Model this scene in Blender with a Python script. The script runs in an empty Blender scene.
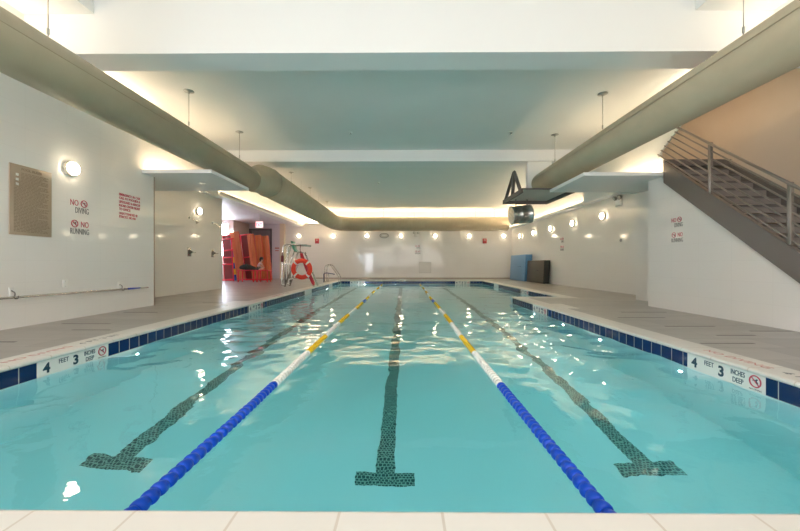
import bpy, bmesh, math, random
import numpy as np
from mathutils import Matrix, Vector

random.seed(7)
PI = math.pi
scene = bpy.context.scene
C = scene.collection
WM = {}                                   # world matrix of every parent

# ------------------------------------------------------------------ mesh kit
class MB:
    """collects geometry (world coordinates) that becomes ONE mesh object"""
    def __init__(s):
        s.v = []; s.f = []; s.sm = []
    def add(s, vs, fs, smooth=False):
        b = len(s.v)
        s.v += [tuple(p) for p in vs]
        for f in fs:
            s.f.append(tuple(i + b for i in f)); s.sm.append(smooth)
        return s
    def box(s, x0, x1, y0, y1, z0, z1, M=None):
        if x0 > x1: x0, x1 = x1, x0
        if y0 > y1: y0, y1 = y1, y0
        if z0 > z1: z0, z1 = z1, z0
        vs = [Vector(p) for p in ((x0,y0,z0),(x1,y0,z0),(x1,y1,z0),(x0,y1,z0),(x0,y0,z1),(x1,y0,z1),(x1,y1,z1),(x0,y1,z1))]
        if M is not None: vs = [M @ p for p in vs]
        return s.add(vs, [(0,3,2,1),(4,5,6,7),(0,1,5,4),(1,2,6,5),(2,3,7,6),(3,0,4,7)])
    def rbox(s, x0, x1, y0, y1, z0, z1, r, M=None, seg=2):
        bm = bmesh.new()
        bmesh.ops.create_cube(bm, size=1)
        for v in bm.verts:
            v.co = Vector(((x0+x1)/2 + v.co.x*abs(x1-x0), (y0+y1)/2 + v.co.y*abs(y1-y0), (z0+z1)/2 + v.co.z*abs(z1-z0)))
        bmesh.ops.bevel(bm, geom=bm.edges[:], offset=r, segments=seg, affect='EDGES', profile=.5)
        bm.verts.index_update()
        vs = [(M @ v.co) if M is not None else v.co.copy() for v in bm.verts]
        fs = [tuple(v.index for v in f.verts) for f in bm.faces]
        bm.free()
        return s.add(vs, fs, True)
    def prism(s, pts, n, d):
        """polygon pts extruded by vector n*d"""
        k = len(pts); n = Vector(n) * d
        P = [Vector(p) for p in pts]; Q = [p + n for p in P]
        fs = [tuple(range(k-1, -1, -1)), tuple(range(k, 2*k))]
        for i in range(k):
            j = (i+1) % k
            fs.append((i, j, k+j, k+i))
        return s.add(P + Q, fs)
    def tube(s, path, r, seg=12, cap=True, closed=False):
        P = [Vector(p) for p in path]; n = len(P)
        R = r if isinstance(r, (list, tuple)) else [r]*n
        vs = []; fs = []
        T = []
        for i in range(n):
            if closed: t = P[(i+1) % n] - P[i-1]
            else: t = P[min(i+1, n-1)] - P[max(i-1, 0)]
            T.append(t.normalized())
        u = T[0].orthogonal().normalized()
        if abs(T[0].z) < .9: u = (Vector((0,0,1)) - T[0]*T[0].z).normalized()
        for i in range(n):
            u = (u - T[i]*u.dot(T[i])).normalized(); w = T[i].cross(u)
            for k in range(seg):
                a = 2*PI*k/seg
                vs.append(P[i] + (u*math.cos(a) + w*math.sin(a))*R[i])
        m = n if closed else n-1
        for i in range(m):
            a0 = i*seg; b0 = ((i+1) % n)*seg
            for k in range(seg):
                k2 = (k+1) % seg
                fs.append((a0+k, a0+k2, b0+k2, b0+k))
        s.add(vs, fs, True)
        if cap and not closed:
            b = len(s.v) - n*seg
            s.f.append(tuple(b+k for k in range(seg-1, -1, -1))); s.sm.append(False)
            s.f.append(tuple(b+(n-1)*seg+k for k in range(seg))); s.sm.append(False)
        return s
    def lathe(s, prof, origin, axis, seg=20, smooth=True):
        """prof: (radius, distance along axis)"""
        o = Vector(origin); a = Vector(axis).normalized(); u = a.orthogonal().normalized(); w = a.cross(u)
        vs = []; fs = []; n = len(prof)
        for r, t in prof:
            for k in range(seg):
                q = 2*PI*k/seg
                vs.append(o + a*t + (u*math.cos(q) + w*math.sin(q))*max(r, 1e-4))
        for i in range(n-1):
            for k in range(seg):
                k2 = (k+1) % seg
                fs.append((i*seg+k, i*seg+k2, (i+1)*seg+k2, (i+1)*seg+k))
        fs.append(tuple(range(seg-1, -1, -1))); fs.append(tuple((n-1)*seg+k for k in range(seg)))
        return s.add(vs, fs, smooth)
    def ring(s, c, axis, R, r, seg=24, rs=8, a0=0, a1=2*PI):
        c = Vector(c); a = Vector(axis).normalized(); u = a.orthogonal().normalized(); w = a.cross(u)
        full = abs(a1-a0-2*PI) < 1e-6
        k = seg if full else seg+1
        pts = [c + (u*math.cos(a0+(a1-a0)*i/seg) + w*math.sin(a0+(a1-a0)*i/seg))*R for i in range(k)]
        return s.tube(pts, r, rs, True, full)
    def ball(s, c, r, sc=(1,1,1), u=14, v=9, M=None):
        c = Vector(c); vs = []; fs = []
        for i in range(v+1):
            th = PI*i/v
            for k in range(u):
                ph = 2*PI*k/u
                p = Vector((r*sc[0]*math.sin(th)*math.cos(ph), r*sc[1]*math.sin(th)*math.sin(ph), r*sc[2]*math.cos(th)))
                if M is not None: p = M @ p
                vs.append(c + p)
        for i in range(v):
            for k in range(u):
                k2 = (k+1) % u
                fs.append((i*u+k, (i+1)*u+k, (i+1)*u+k2, i*u+k2))
        return s.add(vs, fs, True)
    def text(s, body, size, M, align='LEFT', bold=0.0, width=None, depth=.0015):
        """lettering in the local XY plane of matrix M (baseline at origin)"""
        cu = bpy.data.curves.new('lettering', 'FONT')
        cu.body = body; cu.size = size; cu.align_x = align; cu.extrude = depth; cu.offset = bold; cu.resolution_u = 3
        o = bpy.data.objects.new('lettering_tmp', cu); C.objects.link(o)
        bpy.context.view_layer.update()
        me = o.evaluated_get(bpy.context.evaluated_depsgraph_get()).to_mesh()
        co = [v.co.copy() for v in me.vertices]; fs = [tuple(p.vertices) for p in me.polygons]
        if width and co:
            x0 = min(c.x for c in co); x1 = max(c.x for c in co); k = width/max(x1-x0, 1e-6)
            for c in co: c.x = (c.x - x0)*k + {'LEFT':0, 'CENTER':-width/2, 'RIGHT':-width}[align]
        s.add([M @ c for c in co], fs)
        o.evaluated_get(bpy.context.evaluated_depsgraph_get()).to_mesh_clear()
        bpy.data.objects.remove(o); bpy.data.curves.remove(cu)
        return s

def obj(name, mb, mat, parent=None, uv=False, bevel=0):
    me = bpy.data.meshes.new(name)
    inv = WM[parent.name].inverted() if parent is not None else Matrix()
    me.from_pydata([tuple(inv @ Vector(p)) for p in mb.v], [], mb.f)
    bm = bmesh.new(); bm.from_mesh(me)
    bmesh.ops.recalc_face_normals(bm, faces=bm.faces[:]); bm.to_mesh(me); bm.free()
    for p, q in zip(me.polygons, mb.sm): p.use_smooth = q
    if uv:
        L = me.uv_layers.new(name='UVMap')
        for p in me.polygons:
            n = p.normal; ax = max(range(3), key=lambda i: abs(n[i]))
            for li in p.loop_indices:
                c = me.vertices[me.loops[li].vertex_index].co
                L.data[li].uv = (c.y, c.z) if ax == 0 else ((c.x, c.z) if ax == 1 else (c.x, c.y))
    me.materials.append(mat)
    o = bpy.data.objects.new(name, me); C.objects.link(o)
    if parent is not None:
        o.parent = parent; WM[o.name] = WM[parent.name]
    else: WM[o.name] = Matrix()
    if bevel:
        m = o.modifiers.new('edge', 'BEVEL'); m.width = bevel; m.segments = 2; m.limit_method = 'ANGLE'
    return o
def thing(name, label, cat, loc=(0,0,0), rz=0, group=None):
    o = bpy.data.objects.new(name, None); C.objects.link(o)
    o.location = loc; o.rotation_euler = (0,0,rz); o.empty_display_size = .1
    WM[o.name] = Matrix.Translation(loc) @ Matrix.Rotation(rz, 4, 'Z')
    return tag(o, label, cat, group)
def tag(o, label, cat, group=None, kind=None):
    o['label'] = label; o['category'] = cat
    if group: o['group'] = group
    if kind: o['kind'] = kind
    return o
def struct(name, mb, mat, uv=True, parent=None):
    o = obj(name, mb, mat, parent, uv)
    if parent is None: o['kind'] = 'structure'
    return o
def dup(root, loc, rz, label, group=None):
    r = root.copy(); C.objects.link(r); r.location = loc; r.rotation_euler = (0,0,rz); r['label'] = label
    if group: r['group'] = group
    WM[r.name] = Matrix.Translation(loc) @ Matrix.Rotation(rz, 4, 'Z')
    for ch in list(root.children):
        c = ch.copy(); C.objects.link(c); c.parent = r
        for g in list(ch.children):
            d = g.copy(); C.objects.link(d); d.parent = c
    return r
def frame(o, x, y):
    """matrix with origin o, local x and y axes"""
    x = Vector(x).normalized(); y = Vector(y).normalized(); z = x.cross(y)
    return Matrix(((x.x,y.x,z.x,o[0]),(x.y,y.y,z.y,o[1]),(x.z,y.z,z.z,o[2]),(0,0,0,1)))
def arc(c, r, a0, a1, u, w, n=8):
    c = Vector(c); u = Vector(u); w = Vector(w)
    return [c + (u*math.cos(a0+(a1-a0)*i/n) + w*math.sin(a0+(a1-a0)*i/n))*r for i in range(n+1)]
def fillet(pts, r, n=6):
    """polyline with rounded corners"""
    P = [Vector(p) for p in pts]; out = [P[0]]
    for i in range(1, len(P)-1):
        a = (P[i-1]-P[i]); b = (P[i+1]-P[i]); d = min(r, a.length*.45, b.length*.45)
        p0 = P[i] + a.normalized()*d; p1 = P[i] + b.normalized()*d
        for k in range(n+1):
            t = k/n
            out.append(p0*(1-t)**2 + P[i]*2*t*(1-t) + p1*t*t)
    return out + [P[-1]]

# ------------------------------------------------------------------ materials
def mat(name, col, rough=.5, metal=0, emit=None, strength=0, spec=.5, coat=0):
    m = bpy.data.materials.new(name); m.use_nodes = True
    b = m.node_tree.nodes['Principled BSDF']
    b.inputs['Base Color'].default_value = (*col, 1); b.inputs['Roughness'].default_value = rough
    b.inputs['Metallic'].default_value = metal; b.inputs['Specular IOR Level'].default_value = spec
    b.inputs['Coat Weight'].default_value = coat; b.inputs['Coat Roughness'].default_value = .05
    if emit:
        b.inputs['Emission Color'].default_value = (*emit, 1); b.inputs['Emission Strength'].default_value = strength
    return m
def nodes(m): return m.node_tree.nodes, m.node_tree.links, m.node_tree.nodes['Principled BSDF']
def noisy(m, scale, c0, c1, bump=0, bscale=None, detail=4, coord='Object', stretch=None, lo=.35, hi=.65):
    N, L, B = nodes(m)
    tc = N.new('ShaderNodeTexCoord'); nz = N.new('ShaderNodeTexNoise'); nz.inputs['Scale'].default_value = scale; nz.inputs['Detail'].default_value = detail
    src = tc.outputs[coord]
    if stretch:
        mp = N.new('ShaderNodeMapping'); mp.inputs['Scale'].default_value = stretch; L.new(src, mp.inputs['Vector']); src = mp.outputs[0]
    L.new(src, nz.inputs['Vector'])
    cr = N.new('ShaderNodeValToRGB'); cr.color_ramp.elements[0].color = (*c0, 1); cr.color_ramp.elements[1].color = (*c1, 1)
    cr.color_ramp.elements[0].position = lo; cr.color_ramp.elements[1].position = hi
    L.new(nz.outputs['Fac'], cr.inputs['Fac']); L.new(cr.outputs['Color'], B.inputs['Base Color'])
    if bump:
        n2 = N.new('ShaderNodeTexNoise'); n2.inputs['Scale'].default_value = bscale or scale*6; L.new(src, n2.inputs['Vector'])
        bp = N.new('ShaderNodeBump'); bp.inputs['Strength'].default_value = bump; bp.inputs['Distance'].default_value = .01
        L.new(n2.outputs['Fac'], bp.inputs['Height']); L.new(bp.outputs['Normal'], B.inputs['Normal'])
    return m
def brick(m, w, h, c1, c2, mortar, ms, offset=0.0, bump=.3, uvshift=(0,0,0), bias=0, rough_noise=None):
    N, L, B = nodes(m)
    tc = N.new('ShaderNodeTexCoord'); mp = N.new('ShaderNodeMapping'); mp.inputs['Location'].default_value = uvshift
    L.new(tc.outputs['UV'], mp.inputs['Vector'])
    bt = N.new('ShaderNodeTexBrick'); bt.offset = offset; bt.offset_frequency = 2; bt.squash = 1
    bt.inputs['Scale'].default_value = 1; bt.inputs['Brick Width'].default_value = w; bt.inputs['Row Height'].default_value = h
    bt.inputs['Mortar Size'].default_value = ms; bt.inputs['Mortar Smooth'].default_value = .1; bt.inputs['Bias'].default_value = bias
    bt.inputs['Color1'].default_value = (*c1, 1); bt.inputs['Color2'].default_value = (*c2, 1); bt.inputs['Mortar'].default_value = (*mortar, 1)
    L.new(mp.outputs[0], bt.inputs['Vector']); L.new(bt.outputs['Color'], B.inputs['Base Color'])
    if bump:
        bp = N.new('ShaderNodeBump'); bp.invert = True; bp.inputs['Strength'].default_value = bump; bp.inputs['Distance'].default_value = .002
        L.new(bt.outputs['Fac'], bp.inputs['Height']); L.new(bp.outputs['Normal'], B.inputs['Normal'])
    return bt

M = {}
M['walltile'] = mat('glossy white wall tile', (.80,.78,.75), .07, spec=.5)
brick(M['walltile'], .61, .305, (.87,.855,.83), (.86,.845,.82), (.80,.785,.76), .0018, 0, .08)
M['paint'] = noisy(mat('ceiling paint tinted with pool bounce', (.78,.82,.81), .6), 1.2, (.82,.845,.835), (.80,.83,.82), .03, 40)  # cool green tint stands in for teal light bounced off the water
M['beam'] = mat('beam white tinted with pool bounce', (.84,.865,.865), .5)  # slight cyan put into the white for pool light on the undersides
M['tan'] = noisy(mat('tan painted stair wall', (.62,.52,.42), .35), .6, (.54,.435,.34), (.57,.50,.43))
M['alcove'] = mat('lavender white paint', (.74,.73,.78), .5)
M['pinkwall'] = mat('pinkish brown paint', (.62,.50,.45), .5)
M['cream'] = mat('cream paint', (.82,.74,.58), .5)
M['deck'] = mat('grey stone deck tile', (.42,.39,.36), .28)
bt = brick(M['deck'], .61, .46, (.36,.335,.31), (.285,.265,.245), (.22,.205,.19), .005, .5, .25)
N, L, B = nodes(M['deck'])
tc = N.new('ShaderNodeTexCoord'); nz = N.new('ShaderNodeTexNoise'); nz.inputs['Scale'].default_value = 1.3; nz.inputs['Detail'].default_value = 5
mp = N.new('ShaderNodeMapping'); mp.inputs['Scale'].default_value = (.6, 3.5, 1); L.new(tc.outputs['UV'], mp.inputs[0]); L.new(mp.outputs[0], nz.inputs['Vector'])
mx = N.new('ShaderNodeMix'); mx.data_type = 'RGBA'; mx.blend_type = 'MULTIPLY'; mx.inputs[0].default_value = 1
rp = N.new('ShaderNodeValToRGB'); rp.color_ramp.elements[0].position = .3; rp.color_ramp.elements[1].position = .6
rp.color_ramp.elements[0].color = (.86,.86,.86,1); rp.color_ramp.elements[1].color = (1.05,1.05,1.05,1)
L.new(nz.outputs['Fac'], rp.inputs['Fac']); L.new(bt.outputs['Color'], mx.inputs[6]); L.new(rp.outputs['Color'], mx.inputs[7]); L.new(mx.outputs[2], B.inputs['Base Color'])
M['gap'] = mat('dark deck line', (.20,.19,.18), .6)
M['coping'] = mat('cream stone coping', (.80,.77,.72), .35)
brick(M['coping'], .353, 9.0, (.67,.65,.61), (.66,.64,.60), (.55,.50,.44), .005, 0, .3, (.222,4.0,0))
M['navy'] = mat('navy glazed tile', (.01,.04,.16), .08, spec=.3)
brick(M['navy'], .155, .149, (.003,.020,.090), (.005,.028,.120), (.52,.52,.51), .0036, 0, .4, (.05,0.0,0))
M['plaster'] = noisy(mat('pale aqua pool plaster', (.62,.80,.80), .6), .8, (.74,.87,.88), (.78,.89,.895))
M['mosaic'] = mat('black green mosaic tile', (.01,.05,.05), .3)
brick(M['mosaic'], .0292, .0292, (.004,.028,.034), (.010,.055,.055), (.28,.42,.37), .0046, .5, 0)
M['mosaic'].node_tree.nodes['Brick Texture'].offset = 0.5
M['whitetile'] = mat('white marker tile', (.82,.81,.78), .15)
M['navytext'] = mat('navy lettering', (.01,.05,.09), .4)
M['redtext'] = mat('red lettering', (.52,.07,.11), .4)
M['darktext'] = mat('dark grey lettering', (.15,.155,.165), .4)
M['fadedtext'] = mat('faded red lettering', (.55,.25,.22), .5)
M['duct'] = noisy(mat('olive tan fabric duct', (.47,.41,.29), .55), 3, (.42,.37,.26), (.45,.40,.285), .05, 60)
M['ductseam'] = mat('duct seam', (.36,.31,.21), .6)
M['rail'] = mat('grey aluminium track', (.45,.47,.45), .35, .8)
M['steel'] = mat('polished stainless steel', (.66,.65,.62), .14, 1)
M['galv'] = noisy(mat('galvanised sheet metal', (.50,.50,.48), .3, 1), 14, (.38,.38,.37), (.58,.58,.56))
M['darksteel'] = mat('dark painted steel', (.13,.12,.115), .45, .3)
M['stair'] = mat('grey brown painted steel', (.17,.148,.128), .38, .1)
M['railpaint'] = mat('brushed grey rail steel', (.30,.275,.25), .3, .6)
M['tread'] = mat('dark grey stair tread', (.13,.12,.115), .5)
M['riser'] = mat('grey stair riser', (.26,.24,.225), .5)
M['glow'] = mat('warm frosted lamp glass', (.95,.9,.8), .3, emit=(1,.82,.58), strength=19)
M['lampring'] = mat('cream lamp rim', (.85,.78,.62), .35, emit=None)
M['led'] = mat('warm light strip', (1,.9,.7), .4, emit=(1,.75,.49), strength=27)
M['ledsoft'] = mat('soft warm light strip', (1,.9,.75), .4, emit=(1,.78,.56), strength=7)
M['leddim'] = mat('dim amber light strip', (1,.85,.65), .4, emit=(1,.72,.45), strength=7)
M['filllamp'] = mat('added fill light diffuser', (1,1,1), .4, emit=(1,.94,.90), strength=3.0)
M['frosted'] = mat('added frosted fill pane', (.85,.85,.85), .4, emit=(1,.905,.84), strength=2.45)
M['daylight'] = mat('bright window pane', (.8,.85,.95), .1, emit=(.86,.92,1.0), strength=9)
M['skylight'] = mat('daylit alcove pane', (.8,.85,.95), .1, emit=(.84,.90,1.0), strength=22)
M['downlamp'] = mat('downlight lens', (1,1,1), .3, emit=(1,.88,.7), strength=14)
M['poollamp'] = mat('pool light lens', (.9,.95,1), .2, emit=(.90,.96,1), strength=900)
M['bronze'] = noisy(mat('brown rules board', (.33,.26,.19), .3), 2, (.41,.32,.235), (.47,.37,.275))
M['bronzetext'] = mat('dark brown lettering', (.27,.205,.145), .5)
M['whiteplastic'] = mat('white plastic', (.80,.80,.78), .35)
M['greyplastic'] = mat('grey plastic', (.35,.35,.33), .4)
M['blueplastic'] = mat('blue plastic', (.03,.08,.42), .3)
M['ropeblue'] = mat('royal blue lane float', (.002,.060,.50), .28, spec=.3)
M['ropewhite'] = mat('white lane float', (.80,.80,.76), .25)
M['ropeyellow'] = mat('yellow lane float', (.80,.50,.01), .25)
M['cable'] = mat('steel cable', (.4,.4,.38), .3, .9)
M['red'] = mat('red plastic pipe', (.80,.02,.045), .35)
M['orange'] = noisy(mat('orange brown deck board', (.55,.16,.055), .4), 2, (.56,.13,.04), (.68,.19,.06), stretch=(6,6,.5))
M['darkred'] = mat('dark red board', (.20,.03,.025), .5)
M['buoy'] = mat('orange ring buoy', (.74,.040,.012), .4)
M['rescue'] = mat('red foam rescue tube', (.45,.015,.04), .45)
M['maroon'] = mat('maroon nylon', (.16,.02,.03), .6)
M['seatgreen'] = mat('green plastic seat', (.05,.30,.21), .35)
M['alarm'] = mat('red alarm plastic', (.40,.03,.04), .35)
M['exitred'] = mat('lit red exit lettering', (.6,.03,.05), .4, emit=(1,.06,.09), strength=2.6)
M['exitface'] = mat('lit exit sign face', (.9,.75,.75), .4, emit=(1,.68,.70), strength=.9)
M['door'] = mat('dark grey painted door', (.19,.19,.20), .4)
M['doorframe'] = mat('charcoal door frame', (.11,.11,.12), .4)
M['matblue'] = mat('sky blue vinyl mat', (.17,.36,.60), .4)
M['matbluedark'] = mat('deep blue vinyl mat edge', (.04,.16,.34), .4)
M['matbrown'] = mat('dark brown vinyl mat', (.085,.07,.05), .4)
M['matblack'] = mat('near black vinyl edge', (.02,.025,.02), .4)
M['noodleblue'] = mat('blue foam', (.02,.08,.35), .6)
M['noodleyellow'] = mat('yellow foam', (.80,.48,.02), .6)
M['bag'] = noisy(mat('dark olive nylon bag', (.03,.035,.028), .7), 8, (.02,.024,.02), (.05,.055,.045))
M['skin'] = mat('skin', (.62,.38,.28), .5)
M['hair'] = mat('black hair', (.012,.010,.010), .45)
M['shirt'] = mat('pale pink shirt', (.80,.55,.56), .7)
M['shorts'] = mat('black shorts', (.02,.02,.025), .7)
M['eye'] = mat('dark eye', (.02,.015,.01), .3)

# water: real refraction with absorbing volume
wm = bpy.data.materials.new('clear pool water'); wm.use_nodes = True
N = wm.node_tree.nodes; L = wm.node_tree.links; N.clear()
out = N.new('ShaderNodeOutputMaterial'); gl = N.new('ShaderNodeBsdfGlass'); gl.inputs['IOR'].default_value = 1.333; gl.inputs['Roughness'].default_value = 0
gl.inputs['Color'].default_value = (1,1,1,1)
va = N.new('ShaderNodeVolumeAbsorption'); va.inputs['Color'].default_value = (.47,.892,.908,1); va.inputs['Density'].default_value = .66
L.new(gl.outputs[0], out.inputs['Surface']); L.new(va.outputs[0], out.inputs['Volume'])
tc = N.new('ShaderNodeTexCoord'); nz = N.new('ShaderNodeTexNoise'); nz.inputs['Scale'].default_value = 9; nz.inputs['Detail'].default_value = 2
mp = N.new('ShaderNodeMapping'); mp.inputs['Scale'].default_value = (1,1,.2); L.new(tc.outputs['Object'], mp.inputs[0]); L.new(mp.outputs[0], nz.inputs['Vector'])
bp = N.new('ShaderNodeBump'); bp.inputs['Strength'].default_value = .25; bp.inputs['Distance'].default_value = .006
L.new(nz.outputs['Fac'], bp.inputs['Height']); L.new(bp.outputs[0], gl.inputs['Normal'])
M['water'] = wm

# ------------------------------------------------------------------ camera
cam = bpy.data.cameras.new('camera'); co = bpy.data.objects.new('camera', cam); C.objects.link(co)
co.location = (0, 0, .86); co.rotation_euler = (PI/2, 0, .0075)
cam.sensor_width = 36; cam.lens = 355*36/800; cam.shift_x = -.0017; cam.shift_y = -.0015; cam.clip_start = .05; cam.clip_end = 200
scene.camera = co

# ------------------------------------------------------------------ levels
WZ = -.183                                 # water level
PX0, PX1, PX2 = -3.34, 2.87, 4.15
PY0, PY1, PY2 = 1.205, 9.40, 18.8
FLOORZ = WZ - 1.295
POOL = [(PX0,PY0),(PX1,PY0),(PX1,PY1),(PX2,PY1),(PX2,PY2),(PX0,PY2)]     # counter-clockwise
CEIL = 4.08

def offset_poly(poly, d):
    n = len(poly); out = []
    for i in range(n):
        p0 = Vector(poly[i-1]); p = Vector(poly[i]); p1 = Vector(poly[(i+1) % n])
        n0 = Vector(((p-p0).y, -(p-p0).x)).normalized(); n1 = Vector(((p1-p).y, -(p1-p).x)).normalized()
        out.append((p.x + (n0.x+n1.x)*d if abs(n0.dot(n1)) < .5 else p.x + n0.x*d, p.y + (n0.y+n1.y)*d if abs(n0.dot(n1)) < .5 else p.y + n0.y*d))
    return out
def sweep(name, prof, mat_, smooth=False):
    """profile (distance outward from the pool wall, height) swept round the pool; UV u runs along each side"""
    rings = [offset_poly(POOL, d) for d, z in prof]
    n = len(POOL); vs = []; fs = []; uvs = []
    arcl = [0]
    for a, b in zip(prof, prof[1:]): arcl.append(arcl[-1] + math.hypot(b[0]-a[0], b[1]-a[1]))
    for i in range(n):
        j = (i+1) % n
        horizontal = abs(POOL[i][1]-POOL[j][1]) < 1e-6
        for k in range(len(prof)-1):
            b = len(vs); z0, z1 = prof[k][1], prof[k+1][1]
            q = [(rings[k][i], z0, arcl[k]), (rings[k][j], z0, arcl[k]), (rings[k+1][j], z1, arcl[k+1]), (rings[k+1][i], z1, arcl[k+1])]
            for (p, z, a) in q:
                vs.append((p[0], p[1], z)); uvs.append((p[0] if horizontal else p[1], a))
            fs.append((b, b+1, b+2, b+3))
    me = bpy.data.meshes.new(name); me.from_pydata(vs, [], fs)
    Lr = me.uv_layers.new(name='UVMap')
    for p in me.polygons:
        p.use_smooth = smooth
        for li in p.loop_indices: Lr.data[li].uv = uvs[me.loops[li].vertex_index]
    me.materials.append(mat_)
    o = bpy.data.objects.new(name, me); C.objects.link(o); o['kind'] = 'structure'
    return o

# ------------------------------------------------------------------ pool shell
b = MB().box(PX0-.15, PX2+.15, PY0-.15, PY2+.15, FLOORZ-.2, FLOORZ)
struct('pool_floor', b, M['plaster'])
sweep('pool_wall', [(0, -.04), (0, FLOORZ-.01)], M['plaster'])
sweep('trim_waterline_tile', [(-.003, -.031), (-.003, -.180), (0, -.182)], M['navy'])
sweep('trim_coping', [(.30,-.05),(.30,.004),(.285,.007),(-.012,.007),(-.024,.003),(-.031,-.006),(-.033,-.014),(-.031,-.023),(-.024,-.030),(-.014,-.033),(.01,-.033)], M['coping'])

# black-green lane markings set into the pool floor (line plus a cross bar at both ends)
for k, lx in enumerate((-2.29, -.15, 1.92)):
    b = MB(); w = .0292*2.5; z = FLOORZ + .003
    bar = .0292*8; t = .0292*5; y0 = 2.73; y1 = PY2 - 1.5
    vs = [(lx-bar,y0,z),(lx+bar,y0,z),(lx+bar,y0+t,z),(lx+w,y0+t,z),(lx+w,y1-t,z),(lx+bar,y1-t,z),(lx+bar,y1,z),(lx-bar,y1,z),(lx-bar,y1-t,z),(lx-w,y1-t,z),(lx-w,y0+t,z),(lx-bar,y0+t,z)]
    b.prism(vs, (0,0,-1), .006)
    struct(('pool_floor_line', 'pool_floor_line.001', 'pool_floor_line.002')[k], b, M['mosaic'])

# ------------------------------------------------------------------ water body
def water():
    xs = np.unique(np.concatenate([np.linspace(PX0-.02, PX1+.02, 150), np.linspace(PX1+.02, PX2+.02, 30)]))
    ys = np.unique(np.concatenate([np.linspace(PY0-.02, PY1-.02, 200), np.linspace(PY1-.02, PY2+.02, 210)]))
    rng = np.random.RandomState(5)
    def waves(X, Y):
        H = np.zeros_like(X)
        for i in range(46):
            lam = .20 * (1.5/.20)**rng.rand()
            th = rng.normal(PI/2, .9) if i % 3 else rng.rand()*2*PI
            kx, ky = 2*PI/lam*math.cos(th), 2*PI/lam*math.sin(th)
            wob = .5*np.sin(.9*X + rng.rand()*6) + .5*np.sin(.7*Y + rng.rand()*6)
            H += (lam/(2*PI))*np.sin(kx*X + ky*Y + rng.rand()*6.28 + wob*1.3)
        return H/ math.sqrt(46/2)
    X, Y = np.meshgrid(xs, ys, indexing='ij')
    H = waves(X, Y)
    side = np.clip((np.abs(X + .2) - .9)/1.4, 0, 1)
    mid = np.exp(-((Y-6.5)/4.0)**2)
    amp = .017 + .050*side*np.exp(-((Y-4.2)/3.4)**2) + .008*mid
    near = np.clip((Y-1.2)/3.0, 0, 1)
    amp = amp*(.30 + .70*np.maximum(near, side*.35))
    Z = WZ + H*amp
    nx, ny = len(xs), len(ys)
    idx = -np.ones((nx, ny), int); vs = []; fs = []
    def vid(i, j):
        if idx[i, j] < 0:
            idx[i, j] = len(vs); vs.append((float(xs[i]), float(ys[j]), float(Z[i, j])))
        return int(idx[i, j])
    for i in range(nx-1):
        for j in range(ny-1):
            if xs[i] > PX1+.01 and ys[j] < PY1-.03: continue
            fs.append((vid(i,j), vid(i+1,j), vid(i+1,j+1), vid(i,j+1)))
    bm = bmesh.new()
    BV = [bm.verts.new(v) for v in vs]
    for f in fs: bm.faces.new([BV[i] for i in f]).smooth = True
    be = [e for e in bm.edges if e.is_boundary]
    r = bmesh.ops.extrude_edge_only(bm, edges=be)
    nv = [g for g in r['geom'] if isinstance(g, bmesh.types.BMVert)]
    for v in nv: v.co.z = FLOORZ - .05
    for g in r['geom']:
        if isinstance(g, bmesh.types.BMFace): g.smooth = False
    be = [e for e in bm.edges if e.is_boundary]
    bmesh.ops.contextual_create(bm, geom=be)
    bmesh.ops.recalc_face_normals(bm, faces=bm.faces[:])
    for f in bm.faces:
        f.smooth = abs(f.normal.z) > .8 and len(f.verts) == 4
    for e in bm.edges:
        if len(e.link_faces) == 2 and e.link_faces[0].smooth != e.link_faces[1].smooth: e.smooth = False
    me = bpy.data.meshes.new('pool_water'); bm.to_mesh(me); bm.free()
    me.materials.append(M['water'])
    o = bpy.data.objects.new('pool_water', me); C.objects.link(o)
    tag(o, 'clear turquoise water filling the three lane swimming pool', 'water', kind='stuff')
water()

# ------------------------------------------------------------------ deck
b = MB(); E = .30; zt = 0
def slab(x0,x1,y0,y1): b.box(x0,x1,y0,y1,-.12,zt)
slab(-11.2, PX0-E, -3.6, 23); slab(PX0-E, 6.6, -3.6, PY0-E); slab(PX1+E, 6.6, PY0-E, PY1-E); slab(PX2+E, 6.6, PY1-E, 23); slab(PX0-E, PX2+E, PY2+E, 23)
struct('floor', b, M['deck'])
# narrow dark lines laid across the deck tile
k = 0
for (x0, x1, y) in ((3.62,4.30,4.95),(3.78,4.24,4.32),(3.22,3.80,3.88),(4.45,5.0,4.60),(3.45,4.2,5.75),(3.9,4.7,6.4),(-4.95,-4.25,5.10),(-4.35,-3.85,4.62),(-5.0,-4.4,6.3),(-4.5,-3.9,7.9),(-5.0,-4.3,3.9)):
    d = obj('deck_line', MB().box(x0, x1, y-.017, y+.017, -.004, .0025), M['gap'])
    tag(d, ['narrow dark line in the grey deck beside the staircase wall','narrow dark line in the grey deck beside the rescue pole wall'][x0 < 0], 'drain', ['dark lines on the staircase deck','dark lines on the deck under the rescue pole'][x0 < 0])

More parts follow.
